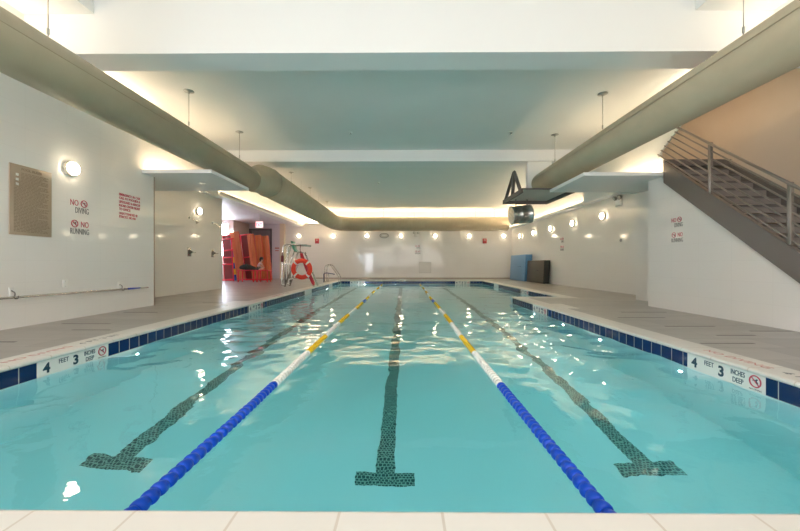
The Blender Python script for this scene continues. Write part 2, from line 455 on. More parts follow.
# ------------------------------------------------------------------ walls
LW, LR, RW, RP, RR, ST = -5.25, -6.45, 5.03, 5.65, 6.50, 6.30
YE_L, YE_R, YB = 7.43, 7.35, 21.5
struct('wall_left', MB().box(LW-1.2, LW, -3.5, YE_L, 0, 5.0), M['walltile'])
struct('wall_left_recess', MB().box(LR-.2, LR, YE_L, 12.55, 0, CEIL), M['walltile'])
struct('trim_corner_guard', MB().box(LW-.02, LW+.006, YE_L-.025, YE_L+.004, 0, 2.69), mat('brown corner guard', (.42,.33,.27), .4, .3))
struct('wall_left_header', MB().box(LR-.2, LR, 12.55, YB, 3.16, CEIL), M['paint'])
struct('wall_back', MB().box(-7.2, RR+.2, YB, YB+.2, 0, CEIL), M['walltile'])
struct('baseboard_back', MB().box(-7.2, RR, YB-.02, YB, 0, .05), mat('brown base tile', (.30,.24,.18), .4))
struct('wall_right_recess', MB().box(RR, RR+.2, YE_R+1.35, YB, 0, CEIL), M['walltile'])
struct('wall_right_pilaster', MB().box(RP, RR+.2, YE_R, YE_R+1.35, 0, 2.57), M['walltile'])
zb = lambda y: 2.15 - .77*(6.5-y)          # underside of the staircase
struct('wall_right', MB().prism([(RW,3.75,0),(RW,YE_R,0),(RW,YE_R,2.57),(RW,7.02,2.57),(RW,7.02,zb(7.02)+.05),(RW,3.75,zb(3.75)+.05)], (1,0,0), .1).box(RW+.1, RP+.1, YE_R-.12, YE_R, 0, 2.57), M['walltile'])
struct('wall_stair', MB().box(ST, ST+.15, -3.5, YE_R+1.35, 0, 5.0), M['tan'])
struct('wall_stair_header', MB().prism([(RW,6.93,2.57),(RW,6.93,2.945),(RW,7.08,2.985),(RW,6.49,3.39),(RW,5.39,4.08),(RW,5.39,4.9),(RW,10,4.9),(RW,10,2.57)], (1,0,0), .02).box(RW,RW+.02,-3.5,5.39,3.62,4.9), M['paint'])
struct('wall_stair_end', MB().box(RW+.1, RR+.2, 8.72, 8.85, 2.6, 4.9), M['paint'])
struct('wall_front', MB().box(-6.6, 6.6, -3.7, -3.5, 0, 5.0), M['paint'])
# light soffits and cove shelves
struct('ceiling_ledge_left', MB().box(-3.86, LW, 7.08, 8.80, 2.69, 2.76).box(LW, LR, YE_L, 8.80, 2.69, 2.76), M['beam'])
struct('ceiling_ledge_right', MB().box(3.47, RW, 6.87, 8.47, 2.570, 2.635).box(RW, RR, YE_R, 8.47, 2.570, 2.635), M['beam'])
struct('wall_left_bulkhead', MB().box(LW-.12, LW, YE_L, 9.98, 2.765, CEIL), M['walltile'])
struct('trim_cove_left', MB().box(LR, -6.15, 8.9, YB, 3.16, 3.20).box(-6.17,-6.15,8.9,YB,3.20,3.25), M['beam'])
struct('trim_cove_right', MB().box(RR, 6.25, 8.85, YB, 2.96, 3.00).box(6.27,6.25,8.85,YB,3.0,3.05), M['beam'])
struct('trim_cove_back', MB().box(-6.1, 6.2, YB-.12, YB, 3.30, 3.34), M['beam'])
struct('trim_cove_side_left', MB().box(LW, -4.78, -3.4, YE_L, 3.70, 3.745), M['beam'])
struct('trim_cove_side_right', MB().box(RW, 4.58, -3.4, 6.8, 3.70, 3.745), M['beam'])
# ceilings and cross beams
b = MB().box(-6.65, 6.7, 5.30, YB+.2, CEIL, CEIL+.15)
b.box(-6.65, -4.27, -3.6, 4.86, 4.31, 4.46).box(3.96, 6.7, -3.6, 4.86, 4.31, 4.46).box(-4.4, 4.1, -3.6, 4.9, 4.85, 5.0)
b.box(-4.29,-4.27,-3.6,4.855,4.465,4.845).box(3.96,3.98,-3.6,4.855,4.465,4.845)
struct('ceiling', b, M['paint'])
struct('ceiling_beam', MB().box(LW, 6.3, 4.86, 5.30, 3.76, 4.95), M['beam'])
struct('ceiling_beam.001', MB().box(LR, RR, 10.0, 10.65, 3.76, CEIL), M['beam'])

# alcove beyond the shower wall
AX = -11.0
struct('wall_alcove_back', MB().box(-8.05, -7.2, 21.5, 21.7, 0, 3.4).box(-9.55,-8.05,21.5,21.7,2.97,3.4), M['alcove'])
struct('wall_alcove_pink', MB().box(-9.55, AX, 19.5, 19.7, 0, 1.25).box(-9.55,-9.62,19.5,19.7,1.25,3.2).box(-9.55,AX,19.5,19.7,3.15,3.4).box(-9.55,-9.4,19.5,21.5,0,3.4), M['pinkwall'])
struct('wall_alcove_left', MB().box(AX-.2, AX, 12.4, 19.6, 0, 3.4), M['alcove'])
struct('wall_alcove_front', MB().box(AX, LR-.2, 12.40, 12.55, 0, 3.4), M['alcove'])
struct('ceiling_alcove', MB().box(AX, LR, 12.4, 21.7, 3.30, 3.42), M['alcove'])
struct('trim_alcove_column', MB().box(-7.46, -7.2, 21.25, 21.5, 0, 3.3), M['cream'])
w = struct('window_1', MB().box(-9.62,-9.70,19.46,19.6,1.25,3.15).box(-10.92,-11.0,19.46,19.6,1.25,3.15).box(-9.7,-10.92,19.46,19.6,1.25,1.33).box(-9.7,-10.92,19.46,19.6,3.07,3.15).box(-10.22,-10.30,19.47,19.6,1.33,3.07), M['whiteplastic'])
obj('pane', MB().box(-9.7,-10.92,19.55,19.58,1.33,3.07), M['skylight'], w)
d = struct('door_1', MB().box(-9.27,-8.12,21.56,21.60,0,2.90), M['door'])
obj('door_frame', MB().box(-9.39,-9.27,21.44,21.62,0,3.0).box(-8.12,-8.02,21.44,21.62,0,3.0).box(-9.39,-8.02,21.44,21.62,2.90,3.02), M['doorframe'], d)
obj('door_handle', MB().tube([(-8.22,21.50,1.05),(-8.42,21.50,1.05)], .012).tube([(-8.22,21.57,1.05),(-8.22,21.50,1.05)], .012), M['steel'], d)
# windows behind the camera, unseen; the frosted ones added to light the room
x0 = -5.15
w = struct('window_2', MB().box(x0,x0+1.1,-3.5,-3.44,.02,.10).box(x0,x0+1.1,-3.5,-3.44,2.22,2.3).box(x0,x0+.07,-3.5,-3.44,.1,2.22).box(x0+1.03,x0+1.1,-3.5,-3.44,.1,2.22).box(x0,x0+1.1,-3.5,-3.45,.75,.82), M['whiteplastic'])
obj('pane', MB().box(x0+.07,x0+1.03,-3.495,-3.475,.1,2.22), M['daylight'], w)
for k, (x0, x1, z0, z1) in enumerate(((-3.9,-.95,.5,3.4),(-.85,2.1,.5,3.4),(2.2,5.15,.5,3.4),(-5.2,-4.0,2.45,3.4))):
    w = struct('window_%d' % (k+3), MB().box(x0,x1,-3.5,-3.44,z0,z0+.08).box(x0,x1,-3.5,-3.44,z1-.08,z1).box(x0,x0+.08,-3.5,-3.44,z0+.08,z1-.08).box(x1-.08,x1,-3.5,-3.44,z0+.08,z1-.08), M['whiteplastic'])
    obj('pane', MB().box(x0+.08,x1-.08,-3.495,-3.475,z0+.08,z1-.08), M['frosted'], w)

# ------------------------------------------------------------------ hidden cove strips and lamps
def strip(label, *boxes, mt='led'):
    m = MB()
    for q in boxes: m.box(*q)
    tag(obj('cove_light', m, M[mt]), label, 'light')
strip('long warm light strip on the cove shelf above the alcove opening', (-6.42,-6.36,9.0,21.3,3.20,3.23))
strip('long warm light strip on the cove shelf over the gym mats', (6.41,6.47,9.0,21.3,3.0,3.03))
strip('warm light strip running along the back wall behind the rear duct', (-5.9,6.0,21.40,21.46,3.42,3.45))
strip('warm light strip on top of the soffit near the shower wall', (-5.12,-5.06,7.2,8.7,2.76,2.79))
strip('warm light strip on top of the soffit beside the staircase', (4.86,4.92,6.95,8.4,2.635,2.665))
strip('warm light strip on the high shelf above the rules board', (-5.2,-5.12,-2.5,7.2,3.745,3.775), mt='ledsoft')
strip('warm light strip on the stairwell side of the raked white panel', (5.14,5.18,5.6,8.4,3.95,3.98), mt='leddim')
strip('warm light strip on the high shelf above the staircase', (4.94,5.0,-2.5,6.7,3.745,3.775), mt='ledsoft')
for (x, y) in ((-2.4,-2.3),(0,-2.3),(2.4,-2.3),(-2.4,-.2),(0,-.2),(2.4,-.2)):  # unseen linear fixtures added to brighten the near end
    t = thing('fill_light', 'long white added fill light in the high coffer over the near pool end', 'light', (x,y,4.85), 0, 'added fill lights in the near ceiling coffer')
    obj('housing', MB().box(x-.5,x+.5,y-.9,y+.9,4.78,4.85), M['whiteplastic'], t); obj('diffuser', MB().box(x-.46,x+.46,y-.86,y+.86,4.77,4.779), M['filllamp'], t)

# ------------------------------------------------------------------ round wall lights
def sconce(loc, rz, label):
    # built facing -Y at the origin
    global _sc
    if _sc is None:
        t = thing('wall_light', label, 'lamp', (0,0,0), 0, 'round wall lights')
        obj('rim', MB().lathe([(.085,0),(.112,0),(.112,-.045),(.100,-.055),(.085,-.055)], (0,0,0), (0,1,0), 28), M['lampring'], t)
        obj('diffuser', MB().lathe([(.098,-.02),(.098,-.075),(.092,-.088),(.075,-.097),(.04,-.102),(.001,-.103)], (0,0,0), (0,1,0), 28), M['glow'], t)
        t.location = loc; t.rotation_euler = (0,0,rz); _sc = t
    else: dup(_sc, loc, rz, label)
_sc = None
names = ['round glowing light on back wall directly behind the lifeguard chair',
 'round glowing light on back wall just past the red alarm near lifeguard chair',
 'round glowing light on back wall before the oval clock, counting from lifeguard chair',
 'round glowing light on back wall between the oval clock and twin emergency lamps',
 'round glowing light on back wall just past the twin emergency lamps',
 'round glowing light on back wall just before the red alarm near the mats',
 'round glowing light on back wall in the corner above the blue mat']
for k, lb in enumerate(names): sconce((-6.36 + k*2.06, YB, 2.57), 0, lb)
names = ['round glowing light on mat wall closest to the tall white corner beside staircase',
 'round glowing light on mat wall second from the staircase corner',
 'round glowing light on mat wall third from the staircase corner',
 'round glowing light on mat wall above the brown mat',
 'round glowing light on mat wall above the blue mat, last before back wall']
for k, lb in enumerate(names): sconce((RR, 11.6 + k*2.05, 2.43), -PI/2, lb)
sconce((LW, 5.53, 2.36), PI/2, 'large round glowing light above the no diving decal beside the rules board')
sconce((LR, 11.06, 2.52), PI/2, 'round glowing light above the two wall showers')
sconce((-9.47, 19.5, 2.62), 0, 'small round glowing light on the pink wall beside the dark door')

# recessed downlight in the soffit and sprinklers
t = thing('downlight', 'small round recessed downlight in the soffit near the shower wall', 'light', (-4.54,8.0,2.69))
obj('trim_ring', MB().lathe([(.055,0),(.075,0),(.075,-.006),(.055,-.006)], (-4.54,8.0,2.69), (0,0,1), 20), M['whiteplastic'], t)
obj('lens', MB().lathe([(.001,-.003),(.056,-.003),(.056,-.005),(.001,-.005)], (-4.54,8.0,2.69), (0,0,1), 20), M['downlamp'], t)
for (x, y, lb) in ((-1.3,8.65,'small ceiling sprinkler in front of far beam towards the rescue pole side'),(2.6,8.65,'small ceiling sprinkler in front of far beam towards the staircase side'),(-1.0,14.0,'small ceiling sprinkler beyond the far beam')):
    t = thing('sprinkler', lb, 'sprinkler', (x,y,CEIL), 0, 'ceiling sprinklers')
    obj('escutcheon', MB().lathe([(.05,0),(.045,-.012),(.02,-.018),(.001,-.018)], (x,y,CEIL), (0,0,1), 16), M['whiteplastic'], t)
    obj('head', MB().lathe([(.012,-.016),(.012,-.04),(.028,-.043),(.028,-.047),(.001,-.047)], (x,y,CEIL), (0,0,1), 12), M['steel'], t)

# ------------------------------------------------------------------ ducts
def hanger(t, x, y, ztop, zc, plate=True, rr=.005):
    h = obj('hanger_rod', MB().tube([(x,y,zc),(x,y,ztop)], rr, 8), M['cable'], t)
    if plate:
        obj('ceiling_plate', MB().lathe([(.09,0),(.09,-.008),(.03,-.014),(.012,-.05),(.001,-.05)], (x,y,ztop), (0,0,1), 16), M['rail'], h)
        obj('turnbuckle', MB().lathe([(.004,0),(.014,.01),(.014,.07),(.004,.08)], (x,y,zc+.04), (0,0,1), 10), M['rail'], h)
def duct_seam(pts, rr):
    return MB().tube(pts, rr, 6)
dl = thing('fabric_duct', 'long olive tan round duct along shower side that turns across the back wall', 'duct', (-4.0,0,3.08))
xa, za, ra = -4.0, 3.08, .287
xb, zb_, rb = -3.95, 3.23, .41
obj('near_run', MB().lathe([(ra,-3.4),(ra,9.25)], (xa,0,za), (0,1,0), 40), M['duct'], dl)
obj('collar', MB().tube([(xa,9.2,za),(xa,9.35,za+.01),(xb,9.7,zb_-.03),(xb,10.1,zb_),(xb,10.3,zb_)], [ra,ra+.03,rb-.03,rb,rb+.008], 40), M['duct'], dl)
obj('seam', MB().ring((xb,10.28,zb_), (0,1,0), rb+.004, .010, 40, 6), M['ductseam'], dl)
path = [(xb,10.2,zb_),(xb,20.0,zb_)] + [tuple(p) for p in arc((xb+.9,20.0,zb_), .9, PI, PI/2, (1,0,0), (0,1,0), 10)][1:] + [(6.02,20.9,zb_)]
obj('far_run', MB().tube(path, rb, 40), M['duct'], dl)
obj('end_cap', MB().lathe([(rb,0),(rb*.96,.05),(rb*.8,.10),(.001,.14)], (6.02,20.9,zb_), (1,0,0), 36), M['duct'], dl)
obj('seam', duct_seam([(xa+ra*math.cos(-.18), -3.4, za+ra*math.sin(-.18)+.05),(xa+ra*math.cos(.0), 9.2, za+.05)], .004), M['ductseam'], dl)
obj('hanging_track', MB().box(xa-.018,xa+.018,-3.4,9.2,za+ra-.003,za+ra+.03), M['rail'], dl)
for y in (1.4, 3.96, 6.57): hanger(dl, xa, y, 4.31 if y < 4.9 else CEIL, za+ra+.03)
hanger(dl, xa, 8.6, CEIL, za+ra+.03)
for y in (12.4, 14.9, 18.2): hanger(dl, xb, y, CEIL, zb_+rb, True, .004)
for y in (13.6, 16.4): hanger(dl, xb, y, CEIL, zb_+rb, False, .003)
for x in (-2.9,-1.2,.6,2.3,4.2,5.3): hanger(dl, x, 20.9, CEIL, zb_+rb, True, .004)
xr, zr, rr_ = 3.75, 3.055, .284
dr = thing('fabric_duct', 'straight olive tan round duct above the staircase side deck, ending on a metal tray', 'duct', (xr,0,zr))
obj('near_run', MB().lathe([(rr_,-3.4),(rr_,9.62),(rr_*.98,9.70),(rr_*.9,9.76),(rr_*.7,9.80),(.001,9.81)], (xr,0,zr), (0,1,0), 40), M['duct'], dr)
obj('seam', duct_seam([(xr-rr_*1.0, -3.4, zr+.06),(xr-rr_*1.0, 9.6, zr+.06)], .004), M['ductseam'], dr)
obj('hanging_track', MB().box(xr-.018,xr+.018,-3.4,9.6,zr+rr_-.003,zr+rr_+.03), M['rail'], dr)
for y in (1.4, 3.95, 6.73, 8.85): hanger(dr, xr, y, 4.31 if y < 4.9 else CEIL, zr+rr_+.03)
# tray with frame bracket, riser box and inline fan
t = thing('duct_tray', 'dark sheet metal tray with triangular bracket holding the end of the duct', 'tray', (3.5,9.5,2.60))
obj('tray_pan', MB().box(2.87,4.15,8.66,10.33,2.695,2.715), mat('pale tray lining', (.62,.60,.55), .5), t)
obj('rim', MB().box(2.87,4.15,10.30,10.335,2.60,2.715).box(4.12,4.155,8.66,10.33,2.60,2.715).box(2.865,2.90,8.66,10.33,2.60,2.715).box(2.87,4.15,8.655,8.69,2.68,2.715), M['darksteel'], t)
br = MB()
for a, c in (((2.93,10.28,2.70),(2.98,9.62,3.36)),((2.93,8.95,2.70),(2.98,9.62,3.36)),((2.93,9.62,2.70),(2.98,9.62,3.36))): br.tube([a,c], .05, 4)
obj('bracket', br, M['darksteel'], t)
obj('riser_box', MB().box(3.42,4.08,9.84,10.0,2.715,3.70), M['paint'], t)
t = thing('inline_fan', 'shiny galvanised round fan slung under the duct tray', 'fan', (3.3,10.15,2.3))
f0 = Vector((3.02,10.05,2.235)); ax = Vector((.62,.02,.06))
obj('housing', MB().lathe([(.225,0),(.262,.004),(.262,.03),(.25,.04),(.25,.25),(.258,.26),(.25,.27),(.25,.52),(.262,.53),(.262,.56),(.20,.565),(.001,.565)], f0, ax, 36), M['galv'], t)
obj('strap', MB().tube([(3.16,10.05,2.48),(3.16,10.05,2.694)], .014, 8).tube([(3.48,10.07,2.50),(3.48,10.07,2.694)], .014, 8), M['darksteel'], t)

# ------------------------------------------------------------------ lane ropes
def disc(name, m):
    mb = MB().lathe([(.012,-.030),(.031,-.029),(.036,-.022),(.038,-.010),(.037,.002),(.035,.012),(.032,.020),(.030,.029),(.012,.030)], (0,0,0), (0,1,.10), 18)
    me_o = obj(name, mb, m); me = me_o.data; bpy.data.objects.remove(me_o); return me
FL = {c: disc('float', M['rope'+c]) for c in ('blue','white','yellow')}
SEG = [(3.05,'blue'),(4.12,'white'),(5.12,'yellow'),(6.22,'white'),(7.2,'yellow'),(8.25,'white'),(9.5,'yellow'),(10.25,'blue'),(11.2,'yellow'),(12.4,'white'),(13.5,'yellow'),(14.6,'white'),(15.7,'yellow'),(16.8,'white'),(17.9,'yellow'),(99,'white')]
for rx, lb in ((-1.13,'blue white and yellow lane rope between the middle lane and the lifeguard chair side'),(.83,'blue white and yellow lane rope between the middle lane and the staircase side')):
    t = thing('lane_rope', lb, 'lane rope', (rx,10,WZ), 0, 'lane ropes')
    obj('cable', MB().tube([(rx,PY0,WZ+.01),(rx,PY2,WZ+.01)], .008, 6), M['cable'], t)
    n = 0; y = PY0 + .06; rest = {'blue':MB(),'white':MB(),'yellow':MB()}
    while y < PY2 - .25:
        c = next(s for e, s in SEG if y < e)
        jz = WZ + .006 + .004*math.sin(y*2.1); jx = rx + .012*math.sin(y*.9 + rx)
        if n < 98:
            o = bpy.data.objects.new('float', FL[c]); C.objects.link(o); o.parent = t
            o.location = (jx-rx, y-10, jz-WZ); o.rotation_euler = (random.uniform(-.12,.12), random.uniform(0,6), random.uniform(-.12,.12))
        else:
            me = FL[c]
            R = Matrix.Translation((jx,y,jz)) @ Matrix.Rotation(random.uniform(0,6),4,'Y')
            rest[c].add([R @ v.co for v in me.vertices], [tuple(p.vertices) for p in me.polygons], True)
        n += 1; y += .0605
    for c, mb in rest.items():
        if mb.v: obj('float_run', mb, M['rope'+c], t)['kind'] = 'stuff'
    obj('anchor', MB().lathe([(.03,0),(.03,-.03),(.012,-.04),(.012,-.12)], (rx,PY2,WZ+.01), (0,1,0), 12), M['steel'], t)

# ------------------------------------------------------------------ underwater lights
PLs = [((PX0,4.45,WZ-.30),(1,0,0),'small bright underwater light beneath the depth marker on the rescue pole side')]
for y, q in ((11.2,'third white band'),(13.5,'lifeguard chair ring buoy'),(15.4,'lifeguard chair front leg'),(17.5,'pool ladder')):
    PLs.append(((PX0,y,WZ-.20),(1,0,0),'small bright underwater light in the pool wall below the '+q))
for y, q in ((3.71,'beside the nearest depth marker'),(5.16,'second from the nearest depth marker'),(6.42,'third from the nearest depth marker'),(7.8,'under the second depth marker')):
    PLs.append(((PX1,y,WZ-.25),(-1,0,0),'small bright underwater light on staircase side wall, '+q))
for x, q in ((-2.07,'beside the depth marker near the ladder'),(-.42,'between the lane ropes'),(1.2,'just past the staircase side lane rope')):
    PLs.append(((x,PY2,WZ-.10),(0,-1,0),'small bright underwater light in far pool end '+q))
for x, q in ((-2.3,'lane nearest the rescue pole'),(-.7,'middle lane, rescue pole half'),(.5,'middle lane, staircase half'),(2.0,'lane nearest the staircase')):  # extra lights added out of view to brighten the water
    PLs.append(((x,PY0,WZ-.35),(0,1,0),'small added fill light in the near pool end wall, '+q))
for (p, ax, lb) in PLs:
    t = thing('pool_light', lb, 'light', p, 0, 'underwater pool lights')
    obj('ring', MB().lathe([(.022,0),(.034,0),(.034,.006),(.022,.008)], p, ax, 18), M['steel'], t)
    obj('lens', MB().lathe([(.001,.004),(.023,.004),(.018,.010),(.001,.013)], p, ax, 18), M['poollamp'], t)

# ------------------------------------------------------------------ depth markers
def nodive(mb_ring, mb_fig, Mx, cx, cy, R):
    c = Mx @ Vector((cx,cy,.002)); z = (Mx.to_3x3() @ Vector((0,0,1)))
    mb_ring.ring(c, z, R, R*.12, 28, 6)
    a = Mx @ Vector((cx-R*.68,cy+R*.68,.002)); e = Mx @ Vector((cx+R*.68,cy-R*.68,.002))
    mb_ring.tube([a,e], R*.10, 6)
    mb_fig.tube([Mx @ Vector((cx-R*.45,cy+R*.1,.001)), Mx @ Vector((cx+R*.1,cy+R*.25,.001)), Mx @ Vector((cx+R*.45,cy-R*.3,.001))], R*.09, 6)
    mb_fig.ball(Mx @ Vector((cx+R*.3,cy+R*.35,.001)), R*.14)
def depth_marker(o, xdir, ydir, label, Wd=.775):
    Mx = frame(o, xdir, ydir); n = Mx.to_3x3() @ Vector((0,0,1))
    t = thing('depth_marker', label, 'sign', o, 0, 'pool depth markers')
    obj('tile', MB().prism([Mx @ Vector(p) for p in ((0,0,-.001),(Wd,0,-.001),(Wd,.148,-.001),(0,.148,-.001))], n, .004), M['whitetile'], t)
    F = Mx @ Matrix.Translation((0,0,.0035)); k = Wd/.775
    L_ = MB()
    L_.text('4', .128, F @ Matrix.Translation((.055*k,.030,0)), bold=.0045)
    L_.text('FEET', .062, F @ Matrix.Translation((.205*k,.082,0)), bold=.0006, width=.10)
    L_.text('3', .128, F @ Matrix.Translation((.350*k,.030,0)), bold=.0045)
    L_.text('INCHES', .062, F @ Matrix.Translation((.478*k,.085,0)), bold=.0006, width=.128)
    L_.text('DEEP', .062, F @ Matrix.Translation((.495*k,.022,0)), bold=.0006, width=.098)
    fig = MB(); ringm = MB(); nodive(ringm, fig, F, .695*k, .084, .046)
    obj('lettering', L_, M['navytext'], t)
    obj('symbol_ring', ringm, M['redtext'], t); obj('diver_figure', fig, M['navytext'], t)
    cap = MB().text('NO DIVING', .016, F @ Matrix.Translation((.645*k,.012,0)), width=.10)
    obj('caption', cap, M['darktext'], t)
zb0 = -.180
depth_marker((PX0+.003,3.20,zb0),(0,1,0),(0,0,1),'white depth tile reading 4 FEET 3 INCHES DEEP below the rescue pole wall')
depth_marker((PX1-.003,3.61,zb0),(0,-1,0),(0,0,1),'white depth tile reading 4 FEET 3 INCHES DEEP on staircase side, nearest to camera')
depth_marker((PX0+.003,7.60,zb0),(0,1,0),(0,0,1),'white depth tile in pool side below the two wall showers')
depth_marker((PX1-.003,7.92,zb0),(0,-1,0),(0,0,1),'white depth tile on staircase side, just before the pool corner')
depth_marker((-2.86,PY2-.003,zb0),(1,0,0),(0,0,1),'white depth tile in the far pool end nearer the ladder')
depth_marker((2.70,PY2-.003,zb0),(1,0,0),(0,0,1),'white depth tile in the far pool end nearer the mats')
depth_marker((PX2-.003,12.65,zb0),(0,-1,0),(0,0,1),'white depth tile in the pool side in front of the brown mat')
struct('trim_white_tile_band', MB().box(PX0,PX0+.005,11.9,12.8,-.60,-.034), M['whitetile'])
struct('trim_white_tile_band.001', MB().box(PX0,PX0+.005,15.75,16.5,-.60,-.034), M['whitetile'])
struct('trim_white_tile_band.002', MB().box(PX2,PX2-.005,15.6,16.4,-.60,-.034), M['whitetile'])
# lettering set into the top of the coping
def coping_text(o, xdir, ydir, label):
    Mx = frame(o, xdir, ydir)
    t = thing('coping_marking', label, 'marking', o, 0)
    obj('red_lettering', MB().text('NO DIVING', .10, Mx, width=.62, depth=.0006), M['fadedtext'], t)['label'] = 'faded red lettering'
    obj('dark_lettering', MB().text('4 FT 3 IN', .10, Mx @ Matrix.Translation((.72,0,0)), width=.5, depth=.0006), M['darktext'], t)['label'] = 'dark lettering'
coping_text((PX1+.10,3.55,.0075),(0,-1,0),(1,0,0),'faded lettering on the coping above the depth tile on staircase side')
coping_text((PX0-.10,3.05,.0075),(0,1,0),(-1,0,0),'faded lettering on the coping above the depth tile below rescue pole')
coping_text((PX0-.10,9.4,.0075),(0,1,0),(-1,0,0),'faded lettering on the coping in front of the red platforms')
for (x0,x1,y0,y1,lb) in ((PX0-.31,PX0-.62,7.35,8.25,'pale deck tile next to the coping before the two wall showers'),(PX1+.31,PX1+.55,6.95,7.75,'pale deck tile next to the coping beside the staircase corner')):
    tag(obj('deck_tile', MB().box(x0,x1,y0,y1,-.004,.004), M['coping']), lb, 'tile')

# ------------------------------------------------------------------ wall signs and fittings
def wall_frame(side, y, z, off=.002):
    if side == 'L': return frame((LW+off,y,z),(0,1,0),(0,0,1))
    if side == 'R': return frame((RW-off,y,z),(0,-1,0),(0,0,1))
    if side == 'RR': return frame((RR-off,y,z),(0,-1,0),(0,0,1))
    return frame((y,YB-off,z),(1,0,0),(0,0,1))
def no_sign(F, k, label):
    """NO (symbol) DIVING over (symbol) NO RUNNING, k = width"""
    o = F.translation
    t = thing('warning_decal', label, 'sign', o, 0, 'no diving and no running decals')
    red = MB(); dark = MB(); fig = MB(); s = k
    T = lambda x, y: F @ Matrix.Translation((x*s, y*s, 0))
    red.text('NO', .40*s, T(.0,1.38), width=.42*s, bold=.002*s)
    red.text('NO', .40*s, T(.56,.36), width=.42*s, bold=.002*s)
    dark.text('DIVING', .40*s, T(.26,1.03), width=.72*s); dark.text('RUNNING', .40*s, T(.0,.0), width=1.0*s)
    nodive(red, fig, F, .72*s, 1.52*s, .165*s); nodive(red, fig, F, .22*s, .50*s, .165*s)
    obj('red_lettering', red, M['redtext'], t)['label'] = 'red NO lettering and prohibition rings'
    obj('dark_lettering', dark, M['darktext'], t)['label'] = 'dark grey DIVING and RUNNING lettering'
    obj('figure', fig, M['darktext'], t)
no_sign(wall_frame('L',5.545,1.345), .33, 'red and grey NO DIVING NO RUNNING decal beside the brown rules board')
no_sign(wall_frame('R',6.71,1.27), .27, 'red and grey NO DIVING NO RUNNING decal under the staircase')
no_sign(wall_frame('RR',14.80,1.42), .32, 'red and grey NO DIVING NO RUNNING decal on mat wall beyond the brown mat')
no_sign(wall_frame('B',.67,1.48), .32, 'small NO DIVING NO RUNNING decal on back wall under the twin emergency lamps')

t = thing('rules_board', 'brown pool rules board with rows of small dark lettering on the near wall', 'sign', (LW,4.95,1.26))
F = frame((LW+.003,4.67,1.26),(0,1,0),(0,0,1))
obj('board', MB().rbox(0,.565,0,.955,.0,.014,.003,F), M['bronze'], t)
F2 = F @ Matrix.Translation((0,0,.0145)); tx = MB(); tx.text('POOL RULES', .046, F2 @ Matrix.Translation((.2825,.885,0)), align='CENTER', bold=.0008, width=.27)
rnd = random.Random(3); y = .845; row = 0
while y > .04:
    x = .05 if row > 5 else .14
    end = .53 - (rnd.random()*.22 if row % 4 == 3 else rnd.random()*.03)
    while x < end - .02:
        wl = min(rnd.uniform(.016,.06), end-x)
        tx.box(x, x+wl, y, y+.0085, 0, .0012, F2); x += wl + .009
    y -= .0195; row += 1
obj('lettering', tx, M['bronzetext'], t)
ic = MB()
for y in (.80,.735,.67): ic.box(.075,.11,y,y+.035,0,.0012,F2)
obj('bullet_icon', ic, M['whiteplastic'], t)

t = thing('warning_text', 'block of seven lines of red emergency lettering on the near wall', 'sign', (LW,6.5,1.8))
tx = MB()
F = wall_frame('L',6.50,0)
for k, (s, wd, z) in enumerate((('EMERGENCY: IN CASE',.52,2.135),('CALL 911 POOLSIDE &',.52,2.07),('LIFEGUARD & RESCUE',.52,2.0),('PHONE CENTER FRONT',.52,1.93),('TO OFFICE',.27,1.865),('UNATTENDED IS',.45,1.785),('STRICTLY NO-NO',.41,1.725))):
    tx.text(s, .062, F @ Matrix.Translation((0,z,0)), width=wd, bold=.0022)
obj('lettering', tx, M['redtext'], t)

# rescue pole on its two hooks, wall plate
t = thing('rescue_pole', 'long thin steel rescue pole lying on two wall hooks under the rules board', 'pole', (LW+.07,5,.4))
pz = lambda y: .42 - .0095*(y-4.6)
obj('shaft', MB().tube([(LW+.07,1.5,pz(1.5)),(LW+.07,6.72,pz(6.72))], .016, 12), M['steel'], t)
obj('grip', MB().tube([(LW+.07,6.62,pz(6.62)),(LW+.07,6.92,pz(6.92))], .018, 12), M['blueplastic'], t)['label'] = 'blue end sleeve'
obj('tip', MB().tube([(LW+.07,6.92,pz(6.92)),(LW+.07,7.15,pz(7.15))], .012, 10), M['steel'], t)
for y, lb in ((4.70,'small steel wall hook holding the rescue pole below the rules board'),(6.50,'small steel wall hook holding the blue end of the rescue pole')):
    t = thing('pole_hook', lb, 'hook', (LW,y,pz(y)), 0, 'rescue pole hooks')
    obj('plate', MB().rbox(LW,LW+.012,y-.03,y+.03,pz(y)+.01,pz(y)+.13,.004), M['whiteplastic'], t)
    obj('hook', MB().tube(fillet([(LW+.01,y,pz(y)+.09),(LW+.06,y,pz(y)+.06),(LW+.05,y,pz(y)-.021),(LW+.10,y,pz(y)-.018),(LW+.105,y,pz(y)+.02)], .02), .007, 8), M['darksteel'], t)
t = thing('wall_plate', 'small blank white wall plate above the rescue pole', 'plate', (LW,5.46,.56))
obj('plate', MB().rbox(LW,LW+.008,5.42,5.50,.50,.62,.003), M['whiteplastic'], t)
obj('screw', MB().lathe([(.006,0),(.004,.002)], (LW+.008,5.46,.60), (1,0,0), 8).lathe([(.006,0),(.004,.002)], (LW+.008,5.46,.52), (1,0,0), 8), M['steel'], t)

